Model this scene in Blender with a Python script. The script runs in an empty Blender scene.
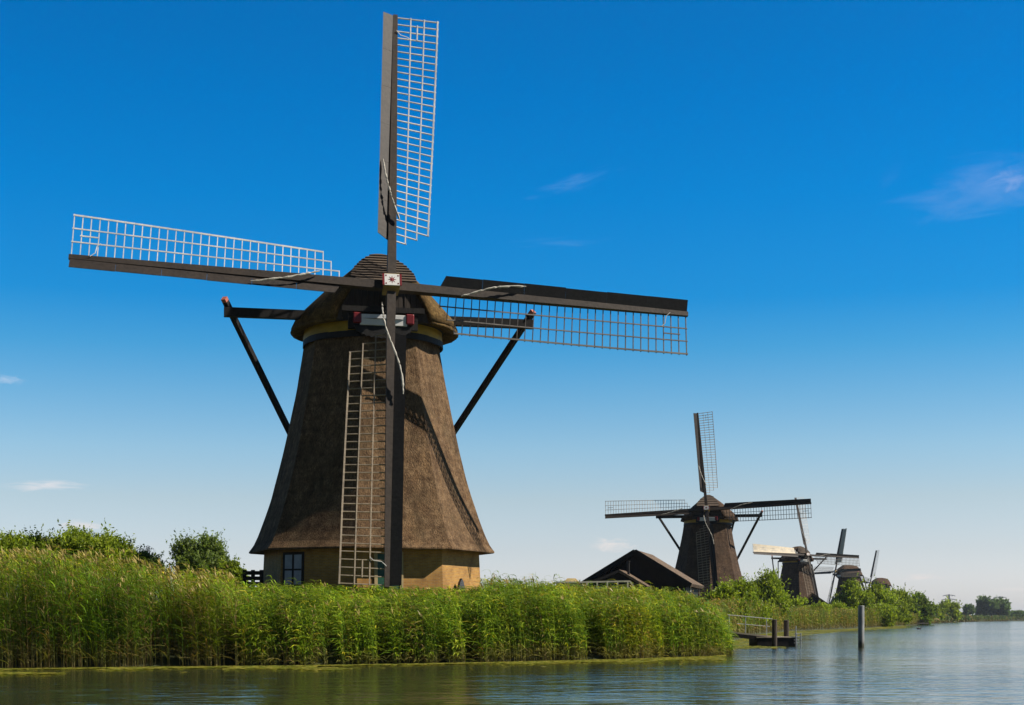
import bpy, math, random
import numpy as np
from mathutils import Vector, Matrix
R = math.radians
random.seed(7)
rng = np.random.default_rng(11)
scene = bpy.context.scene
COL = scene.collection
F = 1500.0; EYE = 1.7; YH = 619.0

def at(px, py, d):
    """the world point seen at photo pixel (px, py) at depth d"""
    return Vector(((px - 512) / F * d, d, EYE + (YH - py) / F * d))

# ------------------------------------------------------------------ helpers
class MB:
    def __init__(s): s.v = []; s.f = []; s.m = []; s.uv = None
    def add(s, vs, fs, mi=0):
        b = len(s.v); s.v += [tuple(x) for x in vs]
        s.f += [tuple(i + b for i in f) for f in fs]; s.m += [mi] * len(fs)
    def frame_box(s, c, ax, ay, az, mi=0):
        c = Vector(c); vs = []
        for i in (-1, 1):
            for j in (-1, 1):
                for k in (-1, 1): vs.append(c + ax * i + ay * j + az * k)
        s.add(vs, [(0, 1, 3, 2), (4, 6, 7, 5), (0, 4, 5, 1), (2, 3, 7, 6), (0, 2, 6, 4), (1, 5, 7, 3)], mi)
    def box(s, x0, x1, y0, y1, z0, z1, mi=0):
        s.frame_box(((x0+x1)/2, (y0+y1)/2, (z0+z1)/2), Vector(((x1-x0)/2, 0, 0)), Vector((0, (y1-y0)/2, 0)), Vector((0, 0, (z1-z0)/2)), mi)
    def beam(s, a, b, w0, h0, w1=None, h1=None, up=None, mi=0):
        a = Vector(a); b = Vector(b); w1 = w0 if w1 is None else w1; h1 = h0 if h1 is None else h1
        d = (b - a).normalized(); up = Vector(up) if up is not None else Vector((0, 0, 1))
        if abs(d.dot(up)) > .98: up = Vector((0, 1, 0))
        x = d.cross(up).normalized(); y = x.cross(d).normalized()
        vs = []
        for p, w, h in ((a, w0, h0), (b, w1, h1)):
            for i, j in ((-1, -1), (1, -1), (1, 1), (-1, 1)): vs.append(p + x * i * w / 2 + y * j * h / 2)
        s.add(vs, [(3, 2, 1, 0), (4, 5, 6, 7), (0, 1, 5, 4), (1, 2, 6, 5), (2, 3, 7, 6), (3, 0, 4, 7)], mi)
    def tube(s, pts, rad, n=8, mi=0, cap=True):
        pts = [Vector(p) for p in pts]; rad = rad if isinstance(rad, (list, tuple)) else [rad] * len(pts)
        vs = []
        for i, p in enumerate(pts):
            d = (pts[min(i+1, len(pts)-1)] - pts[max(i-1, 0)]).normalized()
            x = d.cross(Vector((0, 0, 1)) if abs(d.z) < .95 else Vector((0, 1, 0))).normalized(); y = x.cross(d)
            for k in range(n):
                a = 2 * math.pi * k / n; vs.append(p + (x * math.cos(a) + y * math.sin(a)) * rad[i])
        fs = [(i*n+k, i*n+(k+1) % n, (i+1)*n+(k+1) % n, (i+1)*n+k) for i in range(len(pts)-1) for k in range(n)]
        if cap: fs += [tuple(range(n))[::-1], tuple((len(pts)-1)*n + k for k in range(n))]
        s.add(vs, fs, mi)
    def build(s, name, mats, parent=None, smooth=False, bevel=0):
        me = bpy.data.meshes.new(name); me.from_pydata(s.v, [], s.f)
        mats = mats if isinstance(mats, (list, tuple)) else [mats]
        for m in mats: me.materials.append(m)
        if len(mats) > 1: me.polygons.foreach_set('material_index', s.m)
        if smooth: me.polygons.foreach_set('use_smooth', [True] * len(me.polygons))
        me.update()
        o = bpy.data.objects.new(name, me); COL.objects.link(o); o.parent = parent
        if bevel:
            b = o.modifiers.new('bevel', 'BEVEL'); b.width = bevel; b.segments = 2; b.limit_method = 'ANGLE'
        return o

def tag(o, label=None, cat=None, group=None, kind=None):
    if label: o['label'] = label
    if cat: o['category'] = cat
    if group: o['group'] = group
    if kind: o['kind'] = kind
    return o
def empty(name, loc, rz=0):
    o = bpy.data.objects.new(name, None); COL.objects.link(o); o.location = loc; o.rotation_euler = (0, 0, rz); o.empty_display_size = .3
    return o
def np_mesh(name, verts, faces_flat, sizes, cols, mat, parent=None, smooth=False):
    """fast mesh: verts (n,3), flat loops, face sizes, per-vertex colours (n,3)"""
    me = bpy.data.meshes.new(name)
    me.vertices.add(len(verts)); me.vertices.foreach_set('co', np.asarray(verts, dtype=np.float32).ravel())
    me.loops.add(len(faces_flat)); me.loops.foreach_set('vertex_index', np.asarray(faces_flat, dtype=np.int32))
    st = np.concatenate([[0], np.cumsum(sizes)[:-1]]).astype(np.int32)
    me.polygons.add(len(sizes)); me.polygons.foreach_set('loop_start', st)
    me.update(calc_edges=True)
    if smooth: me.polygons.foreach_set('use_smooth', [True] * len(sizes))
    if cols is not None:
        a = me.color_attributes.new('tint', 'FLOAT_COLOR', 'POINT')
        c = np.ones((len(verts), 4), dtype=np.float32); c[:, :3] = cols
        a.data.foreach_set('color', c.ravel())
    me.materials.append(mat)
    o = bpy.data.objects.new(name, me); COL.objects.link(o); o.parent = parent
    return o

# ------------------------------------------------------------------ materials
class NT:
    def __init__(s, m): s.t = m.node_tree; s.n = s.t.nodes; s.l = s.t.links
    def N(s, typ, **kw):
        n = s.n.new(typ)
        for k, v in kw.items():
            if k.startswith('i_'): n.inputs[k[2:].replace('_', ' ')].default_value = v
            else: setattr(n, k, v)
        return n
    def L(s, a, b): s.l.new(a, b)
def newmat(name):
    m = bpy.data.materials.new(name); m.use_nodes = True; g = NT(m)
    return m, g, m.node_tree.nodes['Principled BSDF']
def ramp(g, fac, stops, interp='LINEAR'):
    r = g.N('ShaderNodeValToRGB'); r.color_ramp.interpolation = interp; e = r.color_ramp.elements
    while len(e) < len(stops): e.new(.5)
    for i, (p, c) in enumerate(stops): e[i].position = p; e[i].color = (*c, 1)
    if fac is not None: g.L(fac, r.inputs[0])
    return r
def coords(g, scale=(1, 1, 1), kind='Object', rot=(0, 0, 0)):
    tc = g.N('ShaderNodeTexCoord'); mp = g.N('ShaderNodeMapping'); mp.inputs['Scale'].default_value = scale; mp.inputs['Rotation'].default_value = rot
    g.L(tc.outputs[kind], mp.inputs[0]); return mp.outputs[0]
def noise(g, vec, scale, detail=4, rough=.55, dist=0):
    n = g.N('ShaderNodeTexNoise'); n.inputs['Scale'].default_value = scale; n.inputs['Detail'].default_value = detail
    n.inputs['Roughness'].default_value = rough; n.inputs['Distortion'].default_value = dist
    g.L(vec, n.inputs['Vector']); return n.outputs['Fac']
def mixc(g, fac, a, b, mode='MIX'):
    m = g.N('ShaderNodeMix', data_type='RGBA', blend_type=mode)
    for s_, v in ((0, fac), (6, a), (7, b)):
        if isinstance(v, (int, float)): m.inputs[s_].default_value = v
        elif isinstance(v, tuple): m.inputs[s_].default_value = (*v, 1)
        else: g.L(v, m.inputs[s_])
    return m.outputs[2]
def bump(g, h, strength, dist, bs):
    b = g.N('ShaderNodeBump'); b.inputs['Strength'].default_value = strength; b.inputs['Distance'].default_value = dist
    g.L(h, b.inputs['Height']); g.L(b.outputs[0], bs.inputs['Normal']); return b

def mat_thatch(name, c0, c1, c2, moss=(.10, .085, .035)):
    m, g, b = newmat(name)
    v = coords(g, (1, 1, .16)); fine = noise(g, v, 26, 3, .7)          # reed ends run down the slope
    v2 = coords(g); big = noise(g, v2, .55, 5, .6); mid = noise(g, v2, 3.2, 5, .65)
    speck = noise(g, coords(g, (1, 1, .6)), 17, 2, .8)
    base = ramp(g, mid, [(.3, c0), (.52, c1), (.72, c2)]).outputs[0]
    dk = ramp(g, fine, [(.32, (.42, .40, .38)), (.55, (1, 1, 1)), (.75, (1.25, 1.2, 1.1))]).outputs[0]
    c = mixc(g, 1.0, base, dk, 'MULTIPLY')
    sp = ramp(g, speck, [(.3, (.5, .47, .44)), (.5, (1, 1, 1)), (.7, (1.3, 1.25, 1.15))]).outputs[0]
    c = mixc(g, .8, c, sp, 'MULTIPLY')
    mo = ramp(g, big, [(.5, (0, 0, 0)), (.72, (.6, .6, .6))]).outputs[0]
    c = mixc(g, mo, c, moss)
    wv = g.N('ShaderNodeTexWave', wave_type='BANDS', bands_direction='Z'); wv.inputs['Scale'].default_value = .55; wv.inputs['Distortion'].default_value = 1.2; wv.inputs['Detail'].default_value = 3
    g.L(v2, wv.inputs[0])
    cr = ramp(g, wv.outputs[1], [(0, (.80, .78, .76)), (.25, (1, 1, 1))]).outputs[0]
    c = mixc(g, .55, c, cr, 'MULTIPLY')
    st = noise(g, coords(g, (1, 1, .10)), 2.4, 5, .65)                 # rain streaks down the slope
    c = mixc(g, .7, c, ramp(g, st, [(.36, (.55, .53, .52)), (.52, (1, 1, 1)), (.7, (1.22, 1.18, 1.10))]).outputs[0], 'MULTIPLY')
    pt = noise(g, coords(g, (1, 1, .5)), 1.1, 4, .5)
    c = mixc(g, .6, c, ramp(g, pt, [(.40, (.72, .70, .70)), (.46, (1, 1, 1)), (.60, (1, 1, 1)), (.66, (1.2, 1.17, 1.1))]).outputs[0], 'MULTIPLY')
    g.L(c, b.inputs['Base Color']); b.inputs['Roughness'].default_value = .95; b.inputs['Specular IOR Level'].default_value = .12
    h = mixc(g, .45, fine, speck)
    bump(g, h, .9, .12, b)
    return m
def mat_wood(name, col, vary=.5, rough=.75, stretch=(8, 8, .7), spec=.3):
    m, g, b = newmat(name)
    n = noise(g, coords(g, stretch), 2.2, 5, .65); n2 = noise(g, coords(g), .9, 4, .6)
    lo = tuple(c * (1 - vary) for c in col); hi = tuple(min(1, c * (1 + vary)) for c in col)
    c = ramp(g, n, [(.28, lo), (.5, col), (.75, hi)]).outputs[0]
    w = ramp(g, n2, [(.35, (.72, .72, .74)), (.65, (1.15, 1.12, 1.08))]).outputs[0]
    g.L(mixc(g, .8, c, w, 'MULTIPLY'), b.inputs['Base Color']); b.inputs['Roughness'].default_value = rough; b.inputs['Specular IOR Level'].default_value = spec
    bump(g, n, .5, .02, b); return m
def mat_plain(name, col, rough=.6, vary=.15, scale=3, spec=.4, metal=0):
    m, g, b = newmat(name); n = noise(g, coords(g), scale, 5, .6)
    c = ramp(g, n, [(.3, tuple(x * (1 - vary) for x in col)), (.7, tuple(min(1, x * (1 + vary)) for x in col))]).outputs[0]
    g.L(c, b.inputs['Base Color']); b.inputs['Roughness'].default_value = rough; b.inputs['Specular IOR Level'].default_value = spec; b.inputs['Metallic'].default_value = metal
    return m
def mat_brick():
    m, g, b = newmat('yellow_brick')
    tc = g.N('ShaderNodeTexCoord'); sep = g.N('ShaderNodeSeparateXYZ'); g.L(tc.outputs['Object'], sep.inputs[0])
    at2 = g.N('ShaderNodeMath', operation='ARCTAN2'); g.L(sep.outputs[0], at2.inputs[0]); g.L(sep.outputs[1], at2.inputs[1])
    mu = g.N('ShaderNodeMath', operation='MULTIPLY'); g.L(at2.outputs[0], mu.inputs[0]); mu.inputs[1].default_value = 5.1
    cb = g.N('ShaderNodeCombineXYZ'); g.L(mu.outputs[0], cb.inputs[0]); g.L(sep.outputs[2], cb.inputs[1])
    br = g.N('ShaderNodeTexBrick'); g.L(cb.outputs[0], br.inputs[0]); br.inputs['Scale'].default_value = 1
    br.inputs['Brick Width'].default_value = .24; br.inputs['Row Height'].default_value = .07; br.inputs['Mortar Size'].default_value = .009
    br.inputs['Color1'].default_value = (.42, .215, .036, 1); br.inputs['Color2'].default_value = (.31, .145, .025, 1); br.inputs['Mortar'].default_value = (.32, .22, .11, 1)
    n = noise(g, coords(g), 1.3, 6, .65); w = ramp(g, n, [(.33, (.55, .5, .45)), (.6, (1.1, 1.1, 1.05))]).outputs[0]
    g.L(mixc(g, .75, br.outputs[0], w, 'MULTIPLY'), b.inputs['Base Color']); b.inputs['Roughness'].default_value = .9
    bump(g, br.outputs[1], -.4, .01, b); return m
def mat_leaf(name, transl=.4, rough=.5):
    m, g, b = newmat(name)
    a = g.N('ShaderNodeAttribute', attribute_name='tint')
    g.L(a.outputs['Color'], b.inputs['Base Color']); b.inputs['Roughness'].default_value = rough; b.inputs['Specular IOR Level'].default_value = .25
    t = g.N('ShaderNodeBsdfTranslucent'); br = mixc(g, 1.0, a.outputs['Color'], (1.25, 1.25, .55), 'MULTIPLY'); g.L(br, t.inputs[0])
    mx = g.N('ShaderNodeMixShader'); mx.inputs[0].default_value = transl
    g.L(b.outputs[0], mx.inputs[1]); g.L(t.outputs[0], mx.inputs[2]); g.L(mx.outputs[0], g.n['Material Output'].inputs[0]); return m

THATCH = mat_thatch('weathered_thatch', (.115, .069, .038), (.185, .118, .066), (.265, .176, .100), (.11, .08, .044))
THATCH_FAR = mat_thatch('dark_thatch', (.060, .038, .027), (.100, .066, .045), (.145, .098, .066), (.06, .045, .03))
THATCH_CAP = mat_thatch('cap_thatch', (.085, .055, .024), (.165, .104, .040), (.25, .160, .060), (.09, .07, .03))
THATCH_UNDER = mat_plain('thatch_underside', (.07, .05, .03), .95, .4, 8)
STOCK = mat_wood('brown_stock_wood', (.046, .035, .027), .35, .6, (3, 3, 3))
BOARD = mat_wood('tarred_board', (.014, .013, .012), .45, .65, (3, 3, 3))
BOARD_LIT = mat_wood('sunlit_tarred_board', (.028, .021, .017), .5, .6, (3, 3, 3))  # paler copy of the tarred board, sunlight put into its colour
TAR = mat_wood('black_tarred_wood', (.013, .011, .010), .4, .7)
BOARDFRONT = mat_wood('grey_brown_planks', (.062, .050, .042), .35, .8, (5, 5, .5))
LATH_SHADE_BROWN = mat_wood('shaded_brown_lath', (.30, .245, .18), .35, .75, (3, 3, 3))  # laths of the down sail, shade painted in as a browner colour
LATH_SHADE_GREY = mat_wood('shaded_grey_lath', (.17, .155, .14), .3, .75, (3, 3, 3))  # laths of the right sail, darkened in colour for their unlit sides
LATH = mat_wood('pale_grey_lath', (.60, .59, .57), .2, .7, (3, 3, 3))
CLOTH = mat_plain('weathered_sailcloth', (.46, .43, .37), .9, .35, 9)
CANVAS = mat_plain('cream_canvas', (.66, .57, .43), .9, .12, 2.5)
YELLOW = mat_wood('ochre_paint', (.40, .25, .02), .18, .6, (1, 1, 4))
WHITE = mat_plain('white_paint', (.72, .71, .68), .5, .08, 3)
CREAM = mat_plain('cream_paint', (.72, .66, .50), .5, .08, 3)
RED = mat_plain('red_paint', (.17, .010, .014), .45, .2, 3)
OCHREPAINT = mat_plain('dull_ochre_paint', (.30, .20, .05), .6, .25, 3)
GREEN = mat_plain('dark_green_paint', (.01, .06, .035), .45, .2, 3)
BEIGE = mat_plain('beige_paint', (.36, .27, .13), .6, .15, 3)
BRICK = mat_brick()
PANE = mat_plain('window_glass', (.20, .21, .25), .12, .2, 2, .6)
BLACKPANE = mat_plain('dark_window_glass', (.01, .011, .013), .12, .2, 2, .6)
ROOFBROWN = mat_thatch('barn_thatch', (.17, .125, .092), (.22, .165, .125), (.26, .20, .15), (.18, .14, .10))
GREYMETAL = mat_plain('galvanised_steel', (.42, .44, .45), .45, .15, 6, .5, .5)
CONCRETE = mat_plain('grey_concrete', (.30, .31, .32), .8, .2, 6)
DECKWOOD = mat_wood('grey_deck_wood', (.42, .37, .29), .3, .8, (.7, 5, 5))
POSTWOOD = mat_wood('wet_post_wood', (.06, .048, .036), .4, .75)
BARK = mat_wood('bark', (.09, .07, .05), .4, .9)
LEAF = mat_leaf('foliage', .5); REEDM = mat_leaf('reed_leaves', .28, .42)
SHINGLE = mat_wood('weathered_shingles', (.085, .064, .047), .3, .85, (6, 6, 1))
PYLON = mat_plain('pylon_steel', (.22, .24, .27), .7, .1, 2)

# ------------------------------------------------------------------ windmill
T_TILT = R(14.1)
def octa_r(z, prof):
    for (z0, r0), (z1, r1) in zip(prof, prof[1:]):
        if z0 <= z <= z1: return r0 + (r1 - r0) * (z - z0) / (z1 - z0)
    return prof[-1][1] if z > prof[-1][0] else prof[0][1]

def octa_loft(mb, rings, a0, nsub, mi=0, round_=0.0, wob=0.0, seed=0, close=True):
    """rings: list of (z, r); octagon with nsub points a side; round_ 0 octagon .. 1 circle"""
    r_ = random.Random(seed); N = 8 * nsub; vs = []
    ph = [r_.uniform(0, 6.28) for _ in range(6)]
    for (z, r) in rings:
        for k in range(N):
            seg, t = divmod(k, nsub); t /= nsub
            p0 = a0 + seg * math.pi / 4; p1 = p0 + math.pi / 4
            x = (math.sin(p0) * (1 - t) + math.sin(p1) * t) * r; y = -(math.cos(p0) * (1 - t) + math.cos(p1) * t) * r
            if round_:
                l = math.hypot(x, y); q = 1 + round_ * (r / l - 1); x *= q; y *= q
            if wob:
                th = math.atan2(x, y)
                w = 1 + wob * (math.sin(5 * th + z * 1.1 + ph[0]) + math.sin(11 * th - z * 2.3 + ph[1]) * .6 + math.sin(23 * th + z * 3.7 + ph[2]) * .4)
                x *= w; y *= w
            vs.append((x, y, z))
    fs = [(i*N+k, i*N+(k+1) % N, (i+1)*N+(k+1) % N, (i+1)*N+k) for i in range(len(rings)-1) for k in range(N)]
    mb.add(vs, fs, mi)

def windmill(name, label, x, y, ground, yaw, rho_v, rho_h, oct_w, hub_z=16.70, detail=2, canvas=(), bshift=0, cshift=0, seed=1):
    root = empty(name, (x, y, ground), yaw)
    tag(root, label, 'windmill', 'windmills standing along the canal')
    dz = -ground                                      # shift from the near mill's world heights
    Z = lambda zw: zw + dz
    a0 = oct_w - yaw                                                 # a corner's angle in the mill's own frame
    ns = 10 if detail == 2 else 4
    # thatched body
    prof = [(4.93, 5.93), (5.2, 5.72), (5.7, 5.48), (6.5, 5.18), (7.5, 4.84), (8.5, 4.56), (9.7, 4.26), (11.2, 3.93), (12.8, 3.60), (14.2, 3.36), (14.85, 3.26)]
    rings = []
    nz = 36 if detail == 2 else 12
    for i in range(nz + 1):
        z = 4.93 + (14.85 - 4.93) * (i / nz) ** 1.2; rings.append((Z(z), octa_r(z, prof)))
    mb = MB(); octa_loft(mb, [(Z(5.02), 5.0), (Z(4.84), 5.86), (Z(4.87), 5.93)] + rings, a0, ns, wob=.0016, seed=seed)
    tb = mb.build('thatched_body', THATCH if detail == 2 else THATCH_FAR, root); tb.location.x = bshift
    # brick base
    mb = MB(); octa_loft(mb, [(-.6, 5.30), (Z(3.2), 5.27), (Z(5.06), 5.18)], a0, 1 if detail < 2 else 2); bb_ = mb.build('brick_base', BRICK, root); bb_.location.x = bshift
    # curb: tarred band and ochre ring
    mb = MB(); octa_loft(mb, [(Z(14.70), 3.32), (Z(14.70), 3.38), (Z(15.0), 3.36), (Z(15.0), 3.1)], a0, 8, round_=.9); mb.build('curb_band', TAR, root)
    mb = MB(); octa_loft(mb, [(Z(14.98), 3.2), (Z(14.98), 3.34), (Z(15.62), 3.30), (Z(15.62), 3.0)], a0, 8, round_=1); mb.build('curb_ring', YELLOW, root)
    if detail:
        # facet openings
        def on_facet(ang_mid, z0, z1, off, half, r0, r1, mat, nm, parent, th=.05, shift=0):
            d = Vector((math.sin(ang_mid), -math.cos(ang_mid), 0)); t = Vector((math.cos(ang_mid), math.sin(ang_mid), 0)); m_ = MB()
            c8 = math.cos(math.pi / 8)
            p = []
            for zz, rr in ((z0, r0), (z1, r1)):
                for s_ in (-half, half):
                    for o_ in (-.12, th): p.append(d * (rr * c8 + o_ + off) + t * (s_ + shift) + Vector((bshift, 0, zz)))
            m_.add(p, [(0, 2, 3, 1), (4, 5, 7, 6), (0, 1, 5, 4), (2, 6, 7, 3), (1, 3, 7, 5), (0, 4, 6, 2)])
            return m_.build(nm, mat, parent)
        rr = lambda zl: 5.30 + (5.18 - 5.30) * (zl + .6) / (Z(5.06) + .6)
        fm = a0 + math.pi / 8 + math.pi / 4 * on_k
        z0, z1 = Z(2.55), Z(4.62)
        dr = on_facet(fm, z0, z1, 0, .52, rr(z0), rr(z1), GREEN, 'door', root, .05, shift=-.55)
        for s_ in (-.6, .6): on_facet(fm, z0, z1 + .12, 0, .075, rr(z0), rr(z1), BEIGE, 'door_frame', dr, .09, shift=s_ - .55)
        on_facet(fm, Z(3.5), Z(3.6), .06, .05, rr(z0), rr(z0), BLACKPANE, 'handle', dr, .06, shift=-.2)
        # window in the facet to the left of it
        fl = fm - math.pi / 4; z0, z1 = Z(3.15), Z(4.75)
        w = on_facet(fl, z0, z1, 0, .56, rr(z0), rr(z1), TAR, 'window', root, .05, shift=-1.32)
        on_facet(fl, z0 + .12, z1 - .12, .01, .44, rr(z0), rr(z1), PANE, 'pane', w, .055, shift=-1.32)
        mm = on_facet(fl, z0 + .12, z1 - .12, .02, .045, rr(z0), rr(z1), TAR, 'glazing_bar', w, .065, shift=-1.32)
        on_facet(fl, (z0+z1)/2-.04, (z0+z1)/2+.04, .024, .44, rr((z0+z1)/2), rr((z0+z1)/2), TAR, 'glazing_bar', w, .065, shift=-1.32)
        # small pointed window in the facet to the right
        fr = fm + math.pi / 4; d = Vector((math.sin(fr), -math.cos(fr), 0)); t = Vector((math.cos(fr), math.sin(fr), 0)); m_ = MB(); pts = []
        for (u, zz) in ((-.3, 2.6), (.3, 2.6), (.3, 3.15), (.18, 3.4), (0, 3.58), (-.18, 3.4), (-.3, 3.15)):
            pts.append((u - .88, zz))
        vs = []
        for off in (-.05, .06): vs += [d * (rr(Z(3)) * math.cos(math.pi/8) + off) + t * u + Vector((0, 0, Z(zz))) for u, zz in pts]
        n = len(pts); m_.add(vs, [tuple(range(n, 2*n))] + [(i, (i+1) % n, n+(i+1) % n, n+i) for i in range(n)]); m_.build('arched_window', BLACKPANE, root)
    # ---------------- cap
    e = Z(15.50)                                                     # eave height
    half = [(0, 1), (.12, .955), (.3, .80), (.5, .62), (.68, .43), (.82, .28), (.93, .14), (1, 0)]   # height share -> width share
    def wshare(h):
        for (ha, wa), (hb, wb) in zip(half, half[1:]):
            if ha <= h <= hb: return wa + (wb - wa) * (h - ha) / (hb - ha)
        return 0
    HT = 3.22; S0, S1 = -3.35, -1.65                                  # the front is hipped between S0 and S1
    hipz = lambda s_: HT if s_ >= S1 else HT - (HT - 1.55) * (S1 - s_) / (S1 - S0)
    wplan = lambda s_: max(.25, 3.84 * math.sqrt(max(.004, 1 - (abs(s_) / 4.02) ** (2.0 if s_ < 0 else 2.6))))
    nst = 28 if detail == 2 else 14; stations = []
    for i in range(nst + 1):
        s_ = S0 + (3.9 - S0) * i / nst; h_ = HT - .62 * max(0, (s_ - .2) / 3.6) ** 1.7
        if s_ > 3.2: h_ *= 1 - .35 * (s_ - 3.2) / .65
        stations.append((s_, wplan(s_), h_))
    mb = MB(); vs = []; NP = 9; np_ = 2 * NP - 1
    for (s_, w_, h_) in stations:
        c_ = min(1, hipz(s_) / h_); row = []
        for i in range(NP):
            q = i / (NP - 1)
            if c_ >= 1: hs = q; ws = wshare(hs) if q < 1 else 0
            else:
                if q <= .625: hs = c_ * q / .625; ws = wshare(hs)
                else: hs = c_; ws = wshare(c_) * (1 - (q - .625) / .375)
            row.append((ws * w_, s_, e + h_ * hs))
        vs += [(-a, b_, c) for a, b_, c in row] + [r_ for r_ in reversed(row[:-1])]
    fs = [(i*np_+k, i*np_+k+1, (i+1)*np_+k+1, (i+1)*np_+k) for i in range(len(stations)-1) for k in range(np_-1)]
    fs.append(tuple((len(stations)-1)*np_ + k for k in range(np_)))
    mb.add(vs, fs)
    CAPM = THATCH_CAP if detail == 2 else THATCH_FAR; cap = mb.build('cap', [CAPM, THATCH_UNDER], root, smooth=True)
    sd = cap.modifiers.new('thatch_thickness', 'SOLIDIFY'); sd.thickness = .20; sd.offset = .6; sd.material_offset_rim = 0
    # thick thatch edge sweeping round the sides and back; open at the front
    mb = MB(); NN = 110; vs = []
    A0 = math.asin(min(1, wplan(S0) / 3.9)) + .02
    for k in range(NN + 1):
        a = A0 + (2 * math.pi - 2 * A0) * k / NN                      # angle from the front, round the back
        X, Y = math.sin(a), -math.cos(a); fr_ = max(0, math.cos(a)) ** 2
        rise = .30 * fr_
        for (o_, zz) in ((-.16, .40), (.0, .12), (.09, -.06), (.07, -.11), (-.10, -.16), (-.80, .04)):
            jr = random.uniform(-.022, .022); vs.append((X * (3.93 + o_ + jr), Y * (3.98 + o_ + jr), e + zz - .05 + rise * .3 + random.uniform(-.02, .02)))
    m6 = 6; fs = [(i*m6+k, i*m6+(k+1) % m6, (i+1)*m6+(k+1) % m6, (i+1)*m6+k) for i in range(NN) for k in range(m6)]
    fs += [tuple(range(m6))[::-1], tuple(NN*m6 + k for k in range(m6))]
    mb.add(vs, fs); mb.build('cap_eave', CAPM, root, smooth=True)
    mb = MB(); N2 = 32
    mb.add([(3.9*math.sin(2*math.pi*k/N2), 3.8*math.cos(2*math.pi*k/N2), e - .06) for k in range(N2)], [tuple(range(N2))]); mb.build('cap_floor', TAR, root)
    # boarded upright front
    mb = MB(); s0 = S0 + .08; W = wplan(S0) + .02; nb = 15
    for i in range(nb):
        u0 = -1 + 2 * i / nb; u1 = -1 + 2 * (i + 1) / nb
        def top(u):
            u = abs(u); lo, hi = 0., 1.
            for _ in range(20):
                m__ = (lo + hi) / 2
                if wshare(m__) > u: lo = m__
                else: hi = m__
            return min(lo * HT, 1.55)
        g_ = .012; za, zb, zc = e - .1, e + top(u0) - .02, e + top(u1) - .02; dd = .03 * (i % 2); x0, x1 = u0 * W + g_, u1 * W - g_
        p = [(x0, s0 - dd, za), (x1, s0 - dd, za), (x1, s0 - dd, max(zc, za + .04)), (x0, s0 - dd, max(zb, za + .03))]
        q = [(a, b_ + .1 + dd, c) for a, b_, c in p]
        mb.add(p + q, [(0, 1, 2, 3), (7, 6, 5, 4), (0, 4, 5, 1), (1, 5, 6, 2), (2, 6, 7, 3), (3, 7, 4, 0)])
    mb.build('cap_front', BOARDFRONT, root)
    # hipped hood of overlapping horizontal boards above it
    mb = MB(); nc = 11 if detail == 2 else 5
    for i in range(nc):
        qa, qb = i / nc, (i + 1) / nc
        def hp(q, lift):
            s_ = S1 - .10 + (S0 - .38 - S1) * q; z_ = HT - (HT - 1.48) * q; return s_, e + z_ + .16 + lift, (.04 + wshare(min(1, max(0, z_ / HT))) * wplan(S1 + (S0 - S1) * q) * .96 + .10)
        sa, za, wa = hp(qa, 0); sb_, zb, wb = hp(qb, .05)
        j_ = random.uniform(-.03, .03)
        p = [(-wa, sa, za), (wa, sa, za), (wb + j_, sb_ - .03, zb), (-wb + j_, sb_ - .03, zb)]
        q = [(a, b_ + .04, c - .06) for a, b_, c in p]
        mb.add(p + q, [(0, 3, 2, 1), (4, 5, 6, 7), (3, 7, 6, 2), (0, 4, 7, 3), (1, 2, 6, 5), (0, 1, 5, 4)])
    mb.build('hood', SHINGLE, root)
    # storm beam: white board with red ends, dark carved arch below
    sb = MB(); sb.box(-1.08, 1.08, -3.66, -3.50, e - .36, e + .14); st = sb.build('breast_board', WHITE, root, bevel=.02)
    for s_ in (-1, 1):
        m_ = MB(); m_.box(*sorted((s_ * 1.02, s_ * 1.40)), -3.72, -3.48, e - .28, e + .20); m_.build('red_end', RED, st, bevel=.05)
    m_ = MB(); m_.box(-1.9, 1.9, -3.55, -3.30, e + .28, e + .52); m_.box(-1.6, 1.6, -3.48, -3.2, e - .5, e + .2); m_.build('weather_beam', TAR, root)
    m_ = MB()
    prev = None
    for k in range(25):
        u = -1 + 2 * k / 24; zz = e - .38 - .52 * max(0, 1 - u * u) ** .5 - .06 * (k % 2)
        cur = [(u * 1.35, -3.62, e - .37), (u * 1.35, -3.62, zz), (u * 1.35, -3.5, e - .37), (u * 1.35, -3.5, zz)]
        if prev: m_.add(prev + cur, [(0, 4, 5, 1), (2, 3, 7, 6), (1, 5, 7, 3), (0, 2, 6, 4)])
        prev = cur
    m_.build('carved_beard', BOARD, root)
    for o_ in root.children:
        if o_.name.split('.')[0] in ('cap', 'cap_eave', 'cap_floor', 'cap_front', 'hood', 'breast_board', 'weather_beam', 'carved_beard', 'curb_ring', 'curb_band'): o_.location.x = cshift if 'curb' not in o_.name else bshift * .75
    # ---------------- windshaft and sails
    hub = Vector((0, -4.9, Z(hub_z))); n = Vector((0, -math.cos(T_TILT), math.sin(T_TILT))); U = Vector((1, 0, 0)); V = Vector((0, math.sin(T_TILT), math.cos(T_TILT)))
    sh = MB(); sh.tube([hub - n * .3, hub - n * 6.2], [.36, .30], 12); shaft = sh.build('windshaft', BOARD, root)
    hd = MB(); hd.frame_box(hub + n * .02, U * .36, V * .32, n * .46, 0); headm = hd.build('shaft_head', OCHREPAINT, shaft, bevel=.02)
    fp = MB(); fp.frame_box(hub + n * .50, U * .43, V * .27, n * .025, 0)
    for s_ in (-1, 1): fp.frame_box(hub + n * .505 + U * s_ * .385, U * .045, V * .275, n * .028, 1)
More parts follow.
